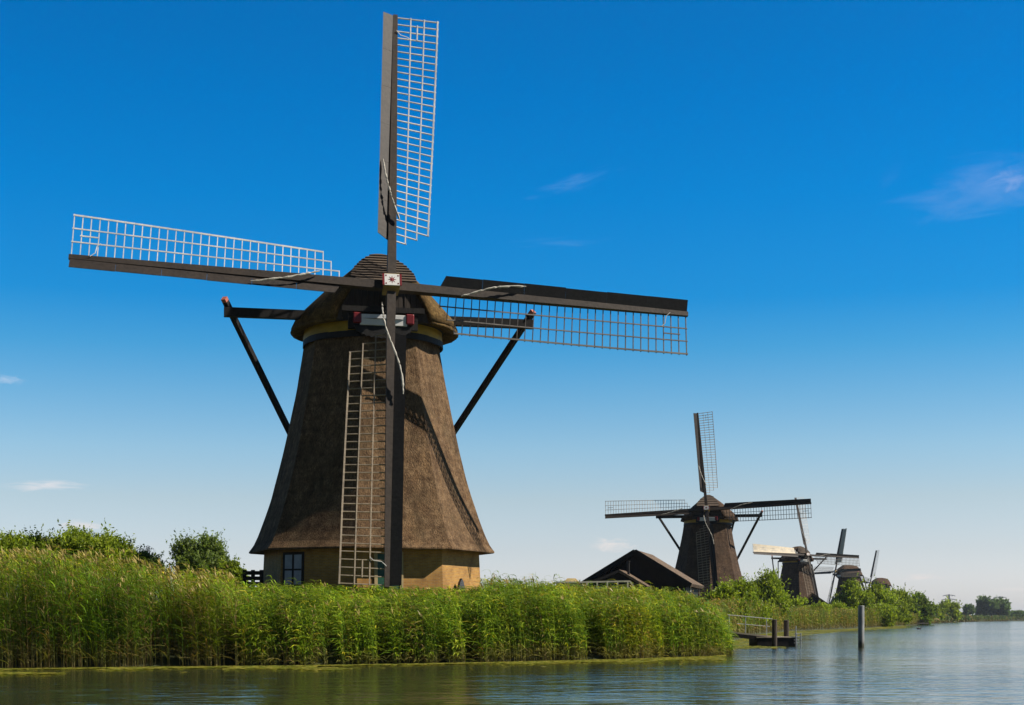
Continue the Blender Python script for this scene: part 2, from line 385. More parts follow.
    for k in range(8):                                               # red star emblem
        a = k * math.pi / 4; d = U * math.cos(a) + V * math.sin(a); t = V * math.cos(a) - U * math.sin(a); c = hub + n * .532
        fp.add([c - t * .04, c + d * .20, c + t * .04, c + n * .01], [(0, 1, 3), (1, 2, 3)], 1)
    for sx in (-1, 1):
        for sy in (-1, 1):
            fp.frame_box(hub + n * .53 + U * sx * .27 + V * sy * .19, U * .03, V * .03, n * .004, 1)
    fp.build('head_plate', [WHITE, RED], shaft)
    names = ['up', 'left', 'down', 'right']
    for k in range(4):
        rho = rho_v if k % 2 == 0 else rho_h; c, s_ = math.cos(rho), math.sin(rho)
        up = V * c + U * s_; rt = U * c - V * s_
        er, et = [(up, rt), (-rt, up), (-up, -rt), (rt, -up)][k]
        off = n * (.14 if k % 2 == 0 else -.20)
        voff = V * (-.17 if (k % 2 == 0 and detail == 2) else 0)
        P = lambda r, t, d=0: hub + voff + off + er * r + et * t + n * d
        m_ = MB(); m_.beam(P(.30, 0), P(14.0, 0), .40, .36, .21, .17, up=n); sail = m_.build('sail_stock', STOCK, root)
        # windboards on the leading edge, tilted forward
        th = R(22)
        m_ = MB(); r0 = 2.25; nbd = 6 if detail == 2 else 1
        for j in range(nbd):
            ra = r0 + (13.95 - r0) * j / nbd; rb = r0 + (13.95 - r0) * (j + 1) / nbd - (.008 if nbd > 1 else 0)
            def bp(r, w, lift): 
                bw = .20 - .09 * (r / 14)
                return P(r, -(bw) - w * math.cos(th), .04 + w * math.sin(th) + lift)
            W0 = .50 + .04 * random.random() * (nbd > 1)
            cut = .25 if j == 0 else 0
            q = [bp(ra, 0, 0), bp(rb, 0, 0), bp(rb, W0, 0), bp(ra + cut, W0, 0)]
            q += [p_ + n * .035 for p_ in q]
            m_.add(q, [(3, 2, 1, 0), (4, 5, 6, 7), (0, 1, 5, 4), (1, 2, 6, 5), (2, 3, 7, 6), (3, 0, 4, 7)])
        m_.build('windboard', BOARD_LIT if k in (0, 1) else BOARD, sail)  # up and left boards take the copy coloured as sunlit
        # lattice on the trailing edge
        m_ = MB(); nr = 33; Wd = lambda r: 1.72 + .20 * (r - 2.3) / 11.6
        ph = lambda r: R(22) * (1 - (r - 2.3) / 11.6)
        def lp(r, f):                                                # f 0..1 across the lattice
            w = Wd(r) * f; p = ph(r)
            return P(r, .10 + w * math.cos(p), -w * math.sin(p) - .02)
        bt = .044 if detail == 2 else .072
        for j in range(nr):
            r = 2.3 + 11.6 * j / (nr - 1); f1 = 1.03
            if j == 0: f1 = .36
            elif j == 1: f1 = .69
            m_.beam(lp(r, -.03), lp(r, f1), bt * .85, .065, up=n)
        for f, ra, rb in ((1.0, 2.3 + .725, 13.95), (.667, 2.3 + .36, 13.95), (.333, 2.3, 13.95), (.5, 12.8, 13.6)):
            K = 14; pr = None
            if f == .5: K = 1
            for j in range(K):
                a_, b_ = ra + (rb - ra) * j / K, ra + (rb - ra) * (j + 1) / K
                m_.beam(lp(a_, f) + n * .035, lp(b_, f) + n * .035, .055 if f < 1 else .075, .03, up=n)
        m_.build('sail_lattice', LATH if k < 2 else (LATH_SHADE_BROWN if k == 2 else LATH_SHADE_GREY), sail)  # down and right lattices are coloured as if in shade
        if k in canvas:
            m_ = MB(); K = 16; vs = []
            for j in range(K + 1):
                r = 2.9 + 10.9 * j / K
                for f in (0, .25, .5, .75, 1.0): vs.append(lp(r, f) + n * (.09 - .10 * math.sin(math.pi * f) * (1 + .3 * math.sin(j * 1.7))))
            fs = [(j*5+i, j*5+i+1, (j+1)*5+i+1, (j+1)*5+i) for j in range(K) for i in range(4)]
            vs2 = [v + n * .02 for v in vs]; m_.add(vs, fs); m_.add(vs2, fs)
            m_.build('sail_cloth', CANVAS, sail, smooth=True)
        else:                                                        # furled cloth: a thin pale roll slanting across the stock
            m_ = MB(); pts = []
            for j in range(9):
                q = j / 8; r = 3.2 + 3.0 * q; t = .30 - .80 * q - .12 * math.sin(q * math.pi)
                pts.append(P(r, t, .30 + .12 * math.sin(q * math.pi)))
            if k == 2:
                pts = [P(1.0 + 4.3 * q, .45 - 1.0 * q + .12 * math.sin(q * 6.3), .42 + .16 * math.sin(q * 3.14)) for q in [j / 10 for j in range(11)]]
            rq = random.Random(seed * 10 + k); pp = []
            for j in range((len(pts) - 1) * 3 + 1):
                i_, f_ = divmod(j / 3, 1); i_ = int(i_); a_ = pts[i_]; b_ = pts[min(i_ + 1, len(pts) - 1)]; pp.append(a_.lerp(b_, f_) + n * rq.uniform(-.015, .015) + V * rq.uniform(-.015, .015))
            m_.tube(pp, [.02] + [(.026 if j % 5 == 2 else rq.uniform(.036, .062)) for j in range(len(pp) - 2)] + [.02], 7); m_.build('furled_cloth', CLOTH, sail, smooth=False)
            if detail == 2:
                m_ = MB(); m_.tube([P(13.1, .05, .14), P(12.9, .25, .10), P(12.85, .6, .06), P(12.7, .75, .04)], .02, 5); m_.build('rope_end', LATH, sail)
    # ---------------- tail: sprits, braces and tail pole
    zl = Z(15.94 + .0); S = 7.33
    def mbeam(nm, a, b, w, h, w1=None, h1=None, mat=TAR, parent=root):
        m_ = MB(); m_.beam(a, b, w, h, w1, h1); return m_.build(nm, mat, parent)
    sp = mbeam('long_sprit', (-S, -1.26, zl), (S, -1.26, zl), .34, .42, mat=mat_tail)
    sp2 = mbeam('short_sprit', (-3.3, 3.0, e - .12), (3.3, 3.0, e - .12), .26, .3, mat=mat_tail)
    foot = Vector((0, 8.9, Z(4.1)))
    mbeam('tail_pole', (0, 3.0, Z(16.2)), (0, 9.3, Z(3.4)), .42, .42, .3, .3)
    for s_ in (-1, 1):
        a = Vector((s_ * (S - .33), -1.0, zl + .05)); d = (foot - a).normalized()
        mbeam('long_brace', a - d * .62, foot, .24, .24, mat=mat_tail)
        b_ = MB(); b_.beam(a - d * .80, a - d * .62, .235, .235); b_.build('brace_tip', BRACETIP, root)
        mbeam('short_brace', (s_ * 3.15, 3.15, e - .12), foot + Vector((0, -.3, .6)), .22, .22, mat=mat_tail)
    return root
on_k = 0
mat_tail = TAR
BRACETIP = mat_plain('faded_red_paint', (.42, .13, .09), .6, .2, 3)

AX, AY = -6.44, 72.3
windmill('windmill', 'largest and nearest windmill, brown thatch on a brick base, standing behind the reeds', AX, AY, 2.4, R(11.6), R(2.5), R(3.0), R(-1.6), hub_z=16.74, detail=2, bshift=-.34, cshift=-.17, seed=1)
windmill('windmill', 'second nearest windmill, standing directly behind the black gabled barn', (709.5 - 512) / F * 209, 209, 2.0, R(-12), R(-6.2), R(-2.6), R(-3), detail=1, bshift=-.3, seed=2)
windmill('windmill', 'third windmill along the bank, with a pale cloth spread on its left sail', (796.5 - 512) / F * 355, 355, 1.6, R(19), R(-4.5), R(2.0), R(-2), detail=1, canvas=(1,), seed=3)
windmill('windmill', 'fourth windmill along the bank, turned sideways with its cap to the right of its sails', (849 - 512) / F * 475, 475, 1.4, R(-70), R(-3), R(0), R(-2), detail=0, canvas=(0,), seed=4)
windmill('windmill', 'farthest and smallest windmill, only its cap and one upright sail above the bushes', (881 - 512) / F * 625, 625, 1.4, R(-74), R(-2), R(8), R(-2), detail=0, seed=5)

# ------------------------------------------------------------------ shoreline and terrain
def sp(px, py):
    d = EYE * F / (py - YH); return ((px - 512) / F * d, d)
SHORE = [(-900., -500.), (-160., -48.), (-70., 14.), (-36., 38.), sp(0, 669), sp(150, 667.3), sp(320, 665.5), sp(470, 663), sp(600, 660), sp(700, 656.8), sp(727, 655),
         (10.6, 76.), (11.6, 85.), (13.0, 95.), (20.0, 130.), sp(745, 636), sp(790, 631.5), sp(860, 628.5), sp(910, 625.3), sp(935, 623.4), sp(962, 622), (380., 1150.), (640., 1300.), (1500., 1500.), (4000., 1700.)]
SH = np.array(SHORE)
LANDPOLY = np.vstack([SH, [[9000, 1700], [9000, 9000], [-9000, 9000], [-9000, -500]]])
def signed(x, y):
    """distance to the shore, positive on land"""
    x = np.asarray(x, float); y = np.asarray(y, float); best = np.full(x.shape, 1e9)
    for (x0, y0), (x1, y1) in zip(SH[:-1], SH[1:]):
        dx, dy = x1 - x0, y1 - y0; t = np.clip(((x - x0) * dx + (y - y0) * dy) / (dx * dx + dy * dy), 0, 1)
        best = np.minimum(best, np.hypot(x - x0 - t * dx, y - y0 - t * dy))
    ins = np.zeros(x.shape, bool); P = LANDPOLY
    for i in range(len(P)):
        x0, y0 = P[i]; x1, y1 = P[(i + 1) % len(P)]
        if y0 == y1: continue
        c = ((y0 > y) != (y1 > y)) & (x < (x1 - x0) * (y - y0) / (y1 - y0) + x0); ins ^= c
    return np.where(ins, best, -best)
def ground_z(x, y):
    d = signed(x, y); hi = np.where(np.asarray(y) > 260, 1.35, 2.4)
    return np.where(d > 0, np.minimum(hi, .02 + .30 * d), np.maximum(-2.5, .30 * d))
def lines(lo, hi, step, far_lo, far_hi, gr=1.18):
    a = list(np.arange(lo, hi, step)); s = step; v = lo; left = []
    while v > far_lo: s *= gr; v -= s; left.append(v)
    s = step; v = a[-1]; right = []
    while v < far_hi: s *= gr; v += s; right.append(v)
    return np.array(left[::-1] + a + right)
gx = lines(-40, 110, 1.3, -8500, 8500, 1.12); gy = lines(38, 210, 1.3, -450, 8800, 1.10)
GX, GY = np.meshgrid(gx, gy); GZ = ground_z(GX, GY)
GZ += np.where(GZ > 1, .05 * np.sin(GX * .7) * np.cos(GY * .9), 0)
nv, nu = GX.shape; idx = np.arange(nv * nu).reshape(nv, nu)
fl = np.stack([idx[:-1, :-1], idx[:-1, 1:], idx[1:, 1:], idx[1:, :-1]], -1).reshape(-1, 4)
mg, g, b = newmat('grassy_ground')
n1 = noise(g, coords(g), .25, 6, .7); n2 = noise(g, coords(g), 6, 4, .7)
c = ramp(g, n1, [(.35, (.025, .035, .010)), (.6, (.05, .06, .018))]).outputs[0]
g.L(mixc(g, .5, c, ramp(g, n2, [(.3, (.5, .5, .4)), (.7, (1.3, 1.2, 1))]).outputs[0], 'MULTIPLY'), b.inputs['Base Color']); b.inputs['Roughness'].default_value = .95
o = np_mesh('ground', np.stack([GX.ravel(), GY.ravel(), GZ.ravel()], 1), fl.ravel(), np.full(len(fl), 4), None, mg, smooth=True); tag(o, kind='structure')

# water
mw, g, b = newmat('canal_water')
b.inputs['Base Color'].default_value = (.030, .036, .016, 1); b.inputs['Roughness'].default_value = .09; b.inputs['IOR'].default_value = 1.33
w1 = noise(g, coords(g, (.75, 1.0, 1), rot=(0, 0, .10)), 1.5, 3, .55, .4); w2 = noise(g, coords(g, (.7, 1.0, 1), rot=(0, 0, -.18)), .50, 3, .55, .3)
w3 = noise(g, coords(g, (.4, 1, 1)), .035, 3, .6)
calm = ramp(g, w3, [(.38, (.16, .16, .16)), (.58, (1, 1, 1))]).outputs[0]
ad = g.N('ShaderNodeMath', operation='MULTIPLY_ADD'); g.L(w2, ad.inputs[0]); ad.inputs[1].default_value = 1.7; g.L(w1, ad.inputs[2])
mu = g.N('ShaderNodeMath', operation='MULTIPLY'); g.L(ad.outputs[0], mu.inputs[0]); g.L(calm, mu.inputs[1])
WB = bump(g, mu.outputs[0], .8, .078, b)
mb = MB(); mb.add([(-9000, -500, 0), (9000, -500, 0), (9000, 9000, 0), (-9000, 9000, 0)], [(0, 1, 2, 3)])
tag(mb.build('water', mw), kind='structure')

# ------------------------------------------------------------------ plants
def lut(v, tab): return np.interp(v, [a for a, _ in tab], [b for _, b in tab])

def field(x, y, sc, seed):                                            # cheap smooth noise
    r = np.random.default_rng(seed); v = 0
    for i in range(5):
        a = r.uniform(0, 6.28); k = sc * 1.7 ** i; v = v + np.sin((x * np.cos(a) + y * np.sin(a)) * k + r.uniform(0, 6.28)) / 1.35 ** i
    return v / 3
def reeds(name, label, xs, ys, ztop, greens, nleaf=9, lw=.034, ll=.62, stemw=.018, plume=0.0, dryfrac=.08, wind=(-.35, .05), seed=0, droop=1.0):
    """one mesh of reeds: a stem, long drooping blades, some feathery plumes"""
    r = np.random.default_rng(seed); n = len(xs); zb = ground_z(xs, ys); zb = np.maximum(zb, -.25)
    h = np.maximum(.7, ztop - zb); V = []; Fq = []; C = []; base = 0
    lean = r.normal(0, .05, (n, 2)) * (1 + 4 * (r.random((n, 1)) < .06)) + np.array(wind) * .30
    tint = greens[r.integers(0, len(greens), n)] * r.uniform(.65, 1.35, (n, 1)) * (1 + .45 * np.clip(field(xs, ys, 1.4, seed + 50), -1, 1))[:, None] * np.where(field(xs, ys, .35, seed + 70)[:, None] > .45, np.array([1.25, 1.0, .9]), 1.0); 
    dry = r.random(n) < dryfrac; tint[dry] = np.array([.24, .17, .07]) * r.uniform(.7, 1.3, (dry.sum(), 1))
    low = np.array([.21, .155, .065]) * r.uniform(.5, 1.25, (n, 1))  # old tan stalks at the foot
    f = np.linspace(0, 1, 4); ang = r.uniform(-.6, .6, n); wx, wy = np.cos(ang), np.sin(ang)
    pos = lambda t: np.stack([xs + lean[:, 0] * h * t ** 2, ys + lean[:, 1] * h * t ** 2, zb + h * t * (1 - .03 * t)], 1)
    sv = []; sc = []
    for t in f:
        p = pos(np.full(n, t)); w = stemw * (1 - .6 * t)
        o_ = np.stack([wx * w / 2, wy * w / 2, np.zeros(n)], 1); sv += [p - o_, p + o_]
        k = min(1, t / .33); cc = low * (1 - k) + tint * k; sc += [cc, cc]
    sv = np.stack(sv, 1); sc = np.stack(sc, 1)                        # (n,8,3)
    q = np.array([[0, 1, 3, 2], [2, 3, 5, 4], [4, 5, 7, 6]])
    V.append(sv.reshape(-1, 3)); C.append(sc.reshape(-1, 3)); Fq.append((q[None] + (np.arange(n) * 8)[:, None, None]).reshape(-1, 4)); base += n * 8
    for j in range(nleaf):
        t = .06 + .94 * ((j + r.random(n)) / nleaf) ** .9; p = pos(t)
        a = r.uniform(0, 2 * np.pi, n); dx = np.cos(a) + wind[0] * 2.2; dy = np.sin(a) * .9 + wind[1]; l = np.hypot(dx, dy) + 1e-6; dx /= l; dy /= l
        L = ll * r.uniform(.55, 1.3, n) * (1.1 - .25 * t); up0 = r.uniform(.5, 1.6, n); W = lw * r.uniform(.7, 1.3, n)
        sx, sy = -dy, dx; vz = r.uniform(-.5, .5, n)
        pts = []; 
        for s_, ww in ((0, .5), (.35, 1), (.72, .75), (1, .05)):
            rr = L * s_ * (.45 + .5 * s_); zz = L * (up0 * .62 * s_ - droop * (.25 + .55 * up0) * s_ ** 2.3)
            c_ = p + np.stack([dx * rr, dy * rr, zz], 1); o_ = np.stack([sx * W / 2 * ww, sy * W / 2 * ww, vz * W / 2 * ww], 1); pts += [c_ - o_, c_ + o_]
        lc = tint * r.uniform(.75, 1.3, (n, 1)) * np.array([1, 1, 1]); yel = (r.random(n) < .10)[:, None]; lc = np.where(yel, lc * np.array([1.7, 1.25, .9]), lc)
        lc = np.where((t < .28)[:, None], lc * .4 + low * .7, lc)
        V.append(np.stack(pts, 1).reshape(-1, 3)); C.append(np.repeat(lc, 8, 0)); Fq.append((q[None] + (base + np.arange(n) * 8)[:, None, None]).reshape(-1, 4)); base += n * 8
    if plume > 0:
        pi_ = np.where(r.random(n) < plume)[0]; m = len(pi_)
        for _ in range(5):
            p = pos(np.ones(n))[pi_]; a = r.uniform(0, 6.28, m); d = np.stack([np.cos(a) * .35 + wind[0] * 1.2, np.sin(a) * .35, r.uniform(.3, 1.0, m)], 1) * r.uniform(.16, .34, (m, 1))
            s_ = np.stack([-np.sin(a), np.cos(a), np.zeros(m)], 1) * .03
            pts = np.stack([p - s_ * .4, p + s_ * .4, p + d * .5 - s_, p + d * .5 + s_, p + d - s_ * .2, p + d + s_ * .2], 1)
            q2 = np.array([[0, 1, 3, 2], [2, 3, 5, 4]]); cc = np.array([.36, .28, .10]) * r.uniform(.7, 1.4, (m, 1))
            V.append(pts.reshape(-1, 3)); C.append(np.repeat(cc, 6, 0)); Fq.append((q2[None] + (base + np.arange(m) * 6)[:, None, None]).reshape(-1, 4)); base += m * 6
    V = np.concatenate(V); C = np.concatenate(C); Fq = np.concatenate(Fq)
    o = np_mesh(name, V, Fq.ravel(), np.full(len(Fq), 4), C, REEDM)
    return tag(o, label, 'reeds', kind='stuff')

def along_shore(i0, i1, n, d0, d1, r, clump=0.0, power=1.0):
    seg = SH[i0:i1 + 1]; L = np.hypot(*(seg[1:] - seg[:-1]).T); cum = np.concatenate([[0], np.cumsum(L)])
    s = r.uniform(0, cum[-1], n)
    k = np.clip(np.searchsorted(cum, s) - 1, 0, len(L) - 1); t = (s - cum[k]) / L[k]; p = seg[k] + (seg[k + 1] - seg[k]) * t[:, None]
    d = seg[k + 1] - seg[k]; nrm = np.stack([-d[:, 1], d[:, 0]], 1) / np.hypot(d[:, 0], d[:, 1])[:, None]
    off = d0 + (d1 - d0) * r.random(n) ** power
    p = p + nrm * off[:, None]
    return p[:, 0], p[:, 1], off
r = np.random.default_rng(5)
TOP = [(-400, 548), (0, 556), (60, 552), (130, 560), (175, 571), (235, 575), (262, 582), (330, 578), (345, 585), (400, 587), (470, 587), (492, 579), (520, 578), (560, 582), (600, 588), (650, 588), (690, 592), (722, 600), (733, 615), (745, 622), (800, 622)]
x, y, off = along_shore(3, 13, 27000, -.30, 8.0, r, power=1.55)
px = 512 + F * x / y
keep = (y > 20) & (px > -260) & (px < 738) & ~((off < 1.1) & (field(x, y, 1.1, 3) > .42)) & ~((off < 2.6) & (field(x * 1.6, y, 1.8, 33) > .40))
x, y, off, px = x[keep], y[keep], off[keep], px[keep]
zt = EYE + (YH - lut(px, TOP)) * y / F
zt = zt - (r.random(len(x)) ** 2.2) * 1.2 + field(x, y, 1.9, 9) * .30 + field(x, y, .5, 19) * .26 + .35 * (r.random(len(x)) < .05) - np.where(px > 240, np.where(px > 340, np.where(px > 490, .18, .42), .28), .02) - np.clip(1.3 - off, 0, 1.3) * .40
left = px < 245
G1 = np.array([[.12, .205, .018], [.175, .265, .022], [.25, .34, .03], [.08, .145, .014], [.33, .37, .05]])
G2 = np.array([[.23, .33, .022], [.32, .40, .03], [.15, .26, .016], [.42, .38, .07]])
G1 = G1 * np.array([.88, .92, .70]); G2 = G2 * np.array([.88, .92, .75])
front = off < 2.2
A = left & ~front; B = left & front; Cc = ~left
reeds('reeds', 'pale yellow-green reeds with brown plumes along the upper left bank', x[A], y[A], zt[A], G2, lw=.030, ll=.66, plume=.20, dryfrac=.14, seed=1, droop=.6)
reeds('reeds', 'tall dark green reeds with tan stalks rising from the water at left', x[B], y[B], zt[B], G1[[0, 1, 3]], nleaf=9, lw=.027, ll=.72, plume=.05, dryfrac=.12, wind=(-.25, 0), seed=2, droop=.40)
reeds('reeds', 'dense bright green leafy reeds along the water in front of the near windmill', x[Cc], y[Cc], zt[Cc], G1, nleaf=12, lw=.036, ll=.62, plume=.02, dryfrac=.04, seed=3, droop=.75)
# reeds behind the jetty and on along the far bank
r = np.random.default_rng(6)
x, y, off = along_shore(12, 19, 15000, .2, 12, r, power=1.3); px = 512 + F * x / y
TOPF = [(700, 600), (740, 600), (800, 605), (840, 608), (880, 607), (905, 612), (930, 616)]
zt = EYE + (YH - lut(px, TOPF)) * y / F - r.random(len(x)) ** 2 * 1.1 + field(x, y, .3, 4) * .5
zt = np.minimum(zt, 3.9)
reeds('reeds', 'yellow-green reeds and weeds on the bank beyond the jetty', x, y, zt, np.array([[.15, .20, .022], [.20, .23, .03], [.09, .16, .02], [.22, .18, .045]]), nleaf=6, lw=.11, ll=.8, stemw=.05, plume=.15, seed=4)
x, y, off = along_shore(19, 23, 9000, .5, 30, r, power=1.6); k = x / y < .40; x, y, off = x[k], y[k], off[k]
reeds('reeds', 'thin low line of reeds on the far shore at the right edge', x, y, np.full(len(x), 4.4) - r.random(len(x)) * 2.2, np.array([[.10, .14, .03], [.05, .085, .02]]), nleaf=4, lw=.8, ll=2.0, stemw=.5, seed=5)

# floating weed along the foot of the reeds
r = np.random.default_rng(8)
def pads(name, label, i0, i1, n, d0, d1, rad, seed, cond=None, power=1.0):
    r = np.random.default_rng(seed); x, y, off = along_shore(i0, i1, n, d1, d0, r, power=power)
    k = (off > d0 * (.22 + .78 * np.clip(field(x, y, .45, seed) * 1.3 + .45, 0, 1))) | (r.random(n) < .01)
    if cond is not None: k &= cond(x, y)
    x, y = x[k], y[k]; m = len(x); R_ = rad * r.uniform(.5, 1.4, m); K = 7; a = np.linspace(0, 2 * np.pi, K, endpoint=False)
    vx = x[:, None] + R_[:, None] * np.cos(a) * r.uniform(.7, 1.2, (m, K)); vy = y[:, None] + R_[:, None] * np.sin(a) * r.uniform(.7, 1.2, (m, K))
    vz = .006 + r.uniform(0, .022, (m, 1)) + r.uniform(0, .012, (m, K))
    V = np.stack([vx, vy, vz], -1).reshape(-1, 3); c = np.array([[.34, .34, .05], [.24, .28, .045], [.42, .38, .08]])[r.integers(0, 3, m)] * r.uniform(.6, 1.3, (m, 1))
    o = np_mesh(name, V, np.arange(m * K), np.full(m, K), np.repeat(c, K, 0), LEAF); tag(o, label, 'water weed', kind='stuff')
pads('floating_weed', 'yellow-green floating weed along the foot of the reed wall', 3, 11, 30000, -6.0, .2, .12, 21, power=1.5, cond=lambda x, y: (512 + F * x / y < 724))
pads('floating_weed', 'wide yellow-green mat of water weed along the bank beyond the jetty', 15, 18, 16000, -48.0, .4, .6, 22, power=1.5, cond=lambda x, y: (512 + F * x / y < 905) & (y > 118 + 1.15 * np.clip(512 + F * x / y - 770, 0, 200)))
pads('floating_weed', 'small patch of yellow-green weed under the jetty gangway', 12, 15, 2500, -4.0, .3, .2, 23)

# ---- trees and bushes
def crown_mesh(name, parent, c, size, n, leaf, cols, seed, nblob=14, inner=.35):
    """leaves set along short upswept sprigs that grow out of many uneven lobes"""
    r = np.random.default_rng(seed); c = np.array(c); sx, sy, sz = size; S = np.array([sx, sy, sz]); nblob = int(nblob * 1.7)
    th = r.uniform(0, 2 * np.pi, nblob); uu = r.uniform(-.85, 1, nblob); rr = np.sqrt(1 - uu ** 2) * r.uniform(.35, .86, nblob)
    bc = np.stack([rr * np.cos(th) * sx, rr * np.sin(th) * sy, uu * .70 * sz], 1); br = r.uniform(.16, .36, nblob)[:, None] * S
    w = br.prod(1) ** (2 / 3); ns = n // 9; k = r.choice(nblob, ns, p=w / w.sum())
    d = r.normal(size=(ns, 3)); d /= np.linalg.norm(d, axis=1)[:, None]; rad = np.where(r.random(ns) < inner, r.random(ns) ** .5, r.normal(.95, .16, ns))
    st = bc[k] + d * br[k] * rad[:, None]
    sd = d * .55 + r.normal(size=(ns, 3)) * .28 + np.array([0, 0, .75]); sd /= np.linalg.norm(sd, axis=1)[:, None]
    sl = min(sx, sz) * r.uniform(.08, .30, ns) * (1 + 1.5 * (r.random(ns) < .11)); m = ns * 9
    ii = np.repeat(np.arange(ns), 9); t = np.tile((np.arange(9) + .5) / 9, ns)
    p = c + st[ii] + sd[ii] * (sl[ii] * t)[:, None] + r.normal(size=(m, 3)) * leaf * .35
    lo = c[2] - sz * 1.02; p[:, 2] = np.where(p[:, 2] < lo, lo + r.random(m) * .2 * sz, p[:, 2])
    nz = r.normal(size=(m, 3)) + d[ii] * .25; nz /= np.linalg.norm(nz, axis=1)[:, None]
    a = np.cross(nz, r.normal(size=(m, 3))) + sd[ii] * .5; a /= np.linalg.norm(a, axis=1)[:, None]; b_ = np.cross(nz, a)
    L = leaf * r.uniform(.6, 1.4, m)[:, None]; a = a * L; b_ = b_ * L * .42
    V = np.stack([p - a, p - a * .1 + b_, p + a, p - a * .1 - b_], 1).reshape(-1, 3)
    bt = (r.uniform(.75, 1.3, nblob)[k] * r.uniform(.75, 1.25, ns))[ii][:, None]
    cc = cols[r.integers(0, len(cols), ns)][ii] * bt * r.uniform(.8, 1.25, (m, 1))
    return np_mesh(name, V, np.arange(m * 4), np.full(m, 4), np.repeat(cc, 4, 0), LEAF, parent), c + bc
PAL = {'mid': np.array([[.10, .165, .02], [.14, .21, .028], [.19, .25, .038]]),
       'yel': np.array([[.155, .22, .020], [.22, .29, .026], [.28, .34, .035]]),
       'dark': np.array([[.05, .09, .02], [.07, .12, .026], [.04, .07, .018]]),
       'grey': np.array([[.15, .21, .055], [.20, .26, .07], [.12, .17, .045]]),
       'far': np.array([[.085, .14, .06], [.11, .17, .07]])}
def tree(name, label, cat, pxc, top, pxw, d, pal, n, leaf, seed, group=None, depthf=.9, bottom=None, nblob=14):
    zt = EYE + (YH - top) * d / F; w = pxw / F * d / 2; X = (pxc - 512) / F * d; zb = float(ground_z(np.array([X]), np.array([d]))[0]); zb = max(zb, .2)
    bot = zb + (.12 if bottom is None else bottom) * (zt - zb); sz = (zt - bot) / 2 * 1.06
    root = empty(name, (X, d, zb)); tag(root, label, cat, group)
    cm, bc = crown_mesh('crown', root, (0, 0, (zt + bot) / 2 - zb), (w * 1.0, w * depthf, sz), n, leaf, PAL[pal], seed, nblob)
    m_ = MB(); rt = random.Random(seed); r0 = max(.07, w * .07); hh = (zt - zb)
    m_.tube([(0, 0, -.4), (.03 * w, 0, hh * .2), (-.02 * w, .02 * w, hh * .5)], [r0 * 1.2, r0, r0 * .6], 7)
    for q in bc[:9]:
        st = Vector((0, 0, hh * rt.uniform(.12, .4))); e_ = Vector(q); m_.tube([st, st.lerp(e_, .5) + Vector((0, 0, .06 * hh)), e_], [r0 * .5, r0 * .3, r0 * .1], 5)
    m_.build('trunk', BARK, root); return root
GL = 'bushes behind the reeds at left'
tree('bush', 'leafy willow bush at the extreme left edge behind the reeds', 'bush', -8, 530, 76, 66, 'yel', 26000, .075, 31, GL)
tree('bush', 'low willow bush with upright shoots, between the left edge bush and the wide bush', 'bush', 37, 537, 52, 68, 'yel', 20000, .07, 32, GL)
tree('bush', 'widest willow bush behind the plumed reeds at left', 'bush', 84, 534, 84, 66, 'yel', 40000, .075, 33, GL)
tree('bush', 'low yellow-green bush under the left power pylon', 'bush', 140, 553, 66, 70, 'grey', 20000, .07, 36, GL)
tree('round_tree', 'round grey-green tree standing alone left of the near windmill', 'tree', 203, 540, 62, 92, 'grey', 36000, .095, 34)
tree('bush', 'small bright bush at the right foot of the round tree', 'bush', 231, 563, 36, 80, 'yel', 13000, .08, 35, GL)
GM = 'bushes on the bank beyond the jetty'
tree('bush', 'green bush between the second windmill and the jetty railing', 'bush', 741, 584, 56, 172, 'yel', 20000, .15, 41, GM, bottom=-.15)
tree('bush', 'tallest bush beyond the jetty, left of the third windmill', 'bush', 766, 573, 48, 200, 'yel', 24000, .16, 42, GM, bottom=-.15)
tree('bush', 'low bush under the porch of the third windmill', 'bush', 800, 599, 54, 245, 'yel', 14000, .17, 43, GM, bottom=-.15)
tree('bush', 'bushy growth beside the right foot of the second windmill', 'bush', 722, 588, 44, 140, 'yel', 16000, .14, 44, GM, bottom=-.15)
tree('bush', 'low olive bush just left of the upright grey mooring post', 'bush', 838, 605, 44, 285, 'yel', 12000, .20, 45, GM, bottom=-.15)
GW = 'willows in front of the fourth and fifth windmills'
tree('willow', 'leftmost willow, under the cap of the fourth windmill', 'tree', 852, 585, 42, 300, 'yel', 18000, .26, 51, GW, bottom=-.15)
tree('willow', 'tallest willow, directly below the farthest windmill', 'tree', 874, 586, 46, 330, 'yel', 24000, .27, 52, GW, bottom=-.15)
tree('willow', 'rightmost willow of the clump, sloping down to the water', 'tree', 897, 593, 36, 385, 'yel', 16000, .30, 53, GW, bottom=-.15)
tree('willow', 'low willow scrub at the waterline right of the mooring post', 'tree', 880, 605, 56, 322, 'yel', 12000, .25, 54, GW, bottom=-.15)
GR = 'round trees along the canal bank further off'
tree('round_tree', 'dark round tree right of the willows, overhanging a little dock', 'tree', 917, 595, 32, 460, 'mid', 18000, .36, 61, GR, bottom=-.12)
tree('round_tree', 'small bush between the two round trees on the far bank', 'tree', 935, 606, 18, 620, 'yel', 5000, .42, 63, GR, bottom=-.12)
tree('round_tree', 'paler round tree below the left one of the far pylons', 'tree', 949, 602, 28, 740, 'yel', 12000, .5, 62, GR, bottom=-.12)
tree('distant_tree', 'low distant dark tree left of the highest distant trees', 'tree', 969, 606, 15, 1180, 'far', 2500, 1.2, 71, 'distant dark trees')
tree('distant_tree', 'highest distant dark tree at right on the horizon', 'tree', 986, 598, 29, 1260, 'far', 5000, 1.3, 72, 'distant dark trees')
